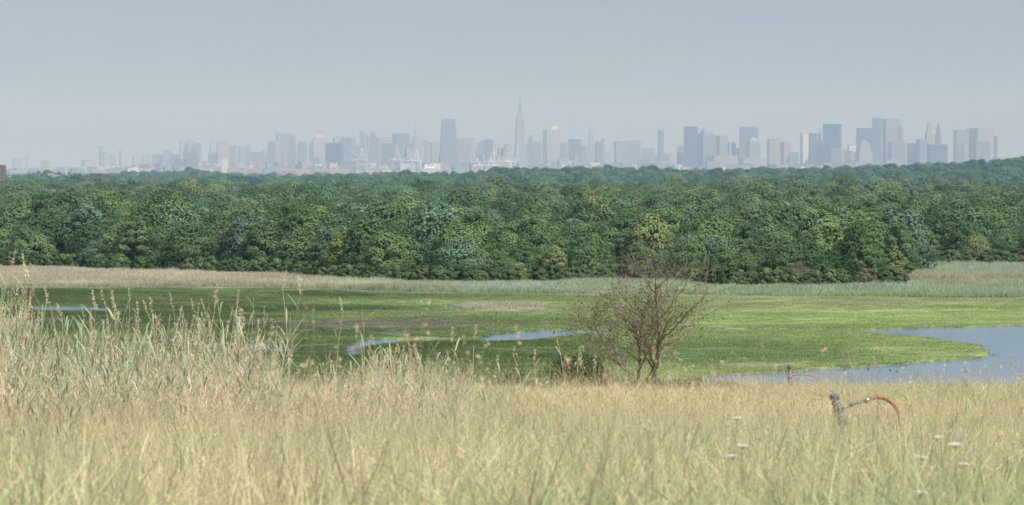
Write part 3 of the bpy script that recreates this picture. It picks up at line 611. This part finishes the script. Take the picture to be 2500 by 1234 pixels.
for b_,tp,r_,f_ in((877,352,True,1),(966,352,True,1),(1012,356,True,1),(1163,380,True,-1),(1205,360,True,1),(1248,360,True,1),(1196,378,True,-1)): crane(b_,tp,r_,flip=f_)
m=M(); D=8700; p0=np.array([0,0,float(Z(424,D))]); p1=np.array([-(935-838)/F*D,0,float(Z(368,D))])
for o_ in((0,1.2),(0,-1.2)): m.add(*beam(tuple(p0+[0,o_[1],0]),tuple(p1+[0,o_[1],0]),.3)); m.add(*beam(tuple(p0+[0,o_[1],3]),tuple(p1+[0,o_[1],1.5]),.3))
for i in range(20):
    a=p0+(p1-p0)*i/20; b_=p0+(p1-p0)*(i+1)/20; m.add(*beam(tuple(a),tuple(b_+[0,0,2.2]),.2))
m.add(*beam(tuple(p1),tuple(p1+[-2,0,-60]),.2)); v,q=frus((4,0),p0[2]-8,p0[2]+4,12,8); m.add(v,q)
o=m.obj('lattice_boom_crane',[noisy_mat('crane_grey',(.16,.17,.19),(.2,.21,.23),.1,.6)]); o.location=(float(X(935,D)),D,0)

# nearer buildings in the trees
def house(name,b_,D,w,h,z0,wm_,rm_,roof=.5,steeple=0):
    m=M(); v,q=frus((0,0),-6,h,w,w*.7); m.add(v,q,0); v,q=frus((0,0),h,h+w*.35*roof,w*1.05,w*.75,w*1.05,.2); m.add(v,q,1)
    for i in(-1,0,1):
        v,q=frus((i*w*.3,-w*.35-.06),h*.35,h*.65,w*.12,.1); m.add(v,q,2)
    if steeple: v,q=frus((0,-w*.2),h,h+steeple*.45,w*.25,w*.25); m.add(v,q,0); v,q=frus((0,-w*.2),h+steeple*.45,h+steeple,w*.22,w*.22,.1,.1); m.add(v,q,0)
    o=m.obj(name,[wm_,rm_,FM['dark']]); o.location=(float(X(b_,D)),D,z0)
mwp=noisy_mat('white_siding',(.6,.6,.59),(.7,.69,.68),.5,.6); mrf=noisy_mat('shingles',(.2,.18,.17),(.28,.25,.24),.5,.9)
for b_,D,tp,w in((125,5150,424,9),(142,5150,427,8),(185,5150,432,8),(30,5150,430,9),(250,5200,436,9),(300,5150,434,9),(420,5150,436,9),(600,5200,434,9)):
    z=float(Z(tp,D)); house('white_house',b_,D,w,4.5,z-7,mwp,mrf,.8)
house('white_church',163,4900,9,6,float(Z(446,4900)),mwp,mrf,.8,17)
m=M(); D=3300; v,q=frus((0,0),0,float(Z(403,D)),12,12); m.add(v,q); v,q=frus((-2,0),float(Z(403,D)),float(Z(398,D)),4,5); m.add(v,q,1)
o=m.obj('brown_apartment_block',[facade('brown_brick',(.2,.14,.12),(.08,.08,.09),3,3,.9),FM['roof']]); o.location=(float(X(-4,D)),D,0)
m=M(); D=6500; v,q=frus((0,0),5,float(Z(402,D)),3,3); m.add(v,q); v,q=frus((0,0),float(Z(402,D)),float(Z(391,D)),4.4,4.4,.2,.2); m.add(v,q,1); o=m.obj('copper_steeple',[FM['tan'],FM['copper']]); o.location=(float(X(2142,D)),D,0)

# birds
mwb=noisy_mat('white_feathers',(.8,.8,.78),(.75,.75,.72),5,.8); mdb=noisy_mat('dark_feathers',(.07,.065,.06),(.12,.11,.09),5,.8)
gx,gD=gp(1028,744)
m=M(); v,q=tube([(-.45,0,.75),(-.2,0,.72),(.1,0,.78),(.25,0,.85),(.3,0,1.05),(.24,0,1.2),(.32,0,1.3),(.5,0,1.27)],[.03,.12,.15,.07,.04,.035,.045,.008],8); m.add(v,q)
for s_ in(-.05,.05): v,q=tube([(0,s_,.7),(.03,s_,.35),(0,s_,0)],[.02,.012,.015],5); m.add(v,q,1)
o=m.obj('white_egret',[mwb,mdb]); o.location=(gx,gD,.0); o.scale=(.8,.8,.8)
for b_,e_ in((2062,905),(2120,903),(2150,906),(2175,905),(2190,908),(2205,904)):
    gx,gD=gp(b_,e_); m=M(); v,q=tube([(-.32,0,.14),(-.2,0,.08),(0,0,.08),(.18,0,.12),(.22,0,.25),(.26,0,.31),(.33,0,.3),(.4,0,.28)],[.02,.1,.13,.09,.045,.06,.04,.015],8); m.add(v,q)
    o=m.obj('duck',[mdb]); o.location=(gx,gD,-.02); o.rotation_euler[2]=rs.rand()*6; o.scale=(.75,.75,.75)
# airliner
m=M(); v,q=tube([(-10,0,0),(-9,0,.6),(-4,0,1),(6,0,1),(9,0,.7),(10.5,0,.2)],[.1,.6,1.2,1.2,.9,.1],10); m.add(v,q)
for s_ in(-1,1):
    m.add([(2,s_*1,.8),(-1.5,s_*1,.8),(-4,s_*10,1.4),(-3,s_*10,1.4),(2,s_*1,1.0),(-1.5,s_*1,1.0),(-4,s_*10,1.5),(-3,s_*10,1.5)],[(0,1,2,3),(4,5,6,7),(0,3,7,4),(1,2,6,5)]); v,q=tube([(1,s_*3.5,.2),(-1.4,s_*3.5,.2)],[.5,.4],8); m.add(v,q)
v,q=frus((-8.7,0),1,4.5,2.4,.3,1.2,.2); m.add(v,q); v,q=frus((-9,0),1.2,1.4,1.4,7); m.add(v,q)
o=m.obj('airliner',[mwb]); D=14000; o.location=(float(X(613,D)),D,float(Z(54,D)))

# ------------------------------------------------------------ haze: one real body of hazy air
hz_,nt,out=newmat('hazy_air'); vs=N(nt,'ShaderNodeVolumeScatter'); vs.inputs['Color'].default_value=(.50,.705,1.0,1); vs.inputs['Density'].default_value=8.0e-5; vs.inputs['Anisotropy'].default_value=-.2
nt.links.new(vs.outputs[0],out.inputs['Volume'])
m=M(); v,q=frus((0,0),-60,560,40000,32000); v=np.array(v); v[:,1]+=16000+640; m.add(v,q); o=m.obj('haze',[hz_])

# ------------------------------------------------------------ light and sky
AZ=math.radians(138); EL=math.radians(54)
sun=bpy.data.lights.new('sun','SUN'); sun.energy=5.0; sun.angle=math.radians(.53); sun.color=(1,.96,.90)
so=bpy.data.objects.new('sun',sun); sc.collection.objects.link(so)
dv=Vector((math.sin(AZ)*math.cos(EL),math.cos(AZ)*math.cos(EL),math.sin(EL))); so.rotation_euler=dv.to_track_quat('Z','Y').to_euler()
w=bpy.data.worlds.new('World'); sc.world=w; w.use_nodes=True; nt=w.node_tree; nt.nodes.clear(); L=nt.links.new
out=N(nt,'ShaderNodeOutputWorld'); bg=N(nt,'ShaderNodeBackground'); sk=N(nt,'ShaderNodeTexSky'); sk.sky_type='NISHITA'; sk.sun_disc=False; sk.sun_elevation=EL; sk.sun_rotation=AZ; sk.dust_density=1.5
tc=N(nt,'ShaderNodeTexCoord'); mp=N(nt,'ShaderNodeMapping'); mp.inputs['Scale'].default_value=(9,9,110); L(tc.outputs['Generated'],mp.inputs[0])
nz=N(nt,'ShaderNodeTexNoise'); nz.inputs['Scale'].default_value=1.5; nz.inputs['Detail'].default_value=6; L(mp.outputs[0],nz.inputs['Vector'])
mr=N(nt,'ShaderNodeMapRange'); L(nz.outputs['Fac'],mr.inputs[0]); mr.inputs[1].default_value=.3; mr.inputs[2].default_value=.7; mr.inputs[3].default_value=.45; mr.inputs[4].default_value=1.0
mx=N(nt,'ShaderNodeMix',data_type='RGBA'); L(mr.outputs[0],mx.inputs[0]); L(sk.outputs[0],mx.inputs[6]); mx.inputs[7].default_value=(3.1,4.05,5.1,1)
L(mx.outputs[2],bg.inputs[0]); bg.inputs[1].default_value=.1; L(bg.outputs[0],out.inputs[0])

cam=bpy.data.cameras.new('camera'); co=bpy.data.objects.new('camera',cam); sc.collection.objects.link(co); sc.camera=co
cam.sensor_width=36; cam.lens=F/2500*36; cam.clip_start=.5; cam.clip_end=80000
co.location=(0,0,EYE); co.rotation_euler=(math.radians(90)-math.atan((617-HY)/F),0,0)
cam.dof.use_dof=True; cam.dof.focus_distance=190; cam.dof.aperture_fstop=6.3
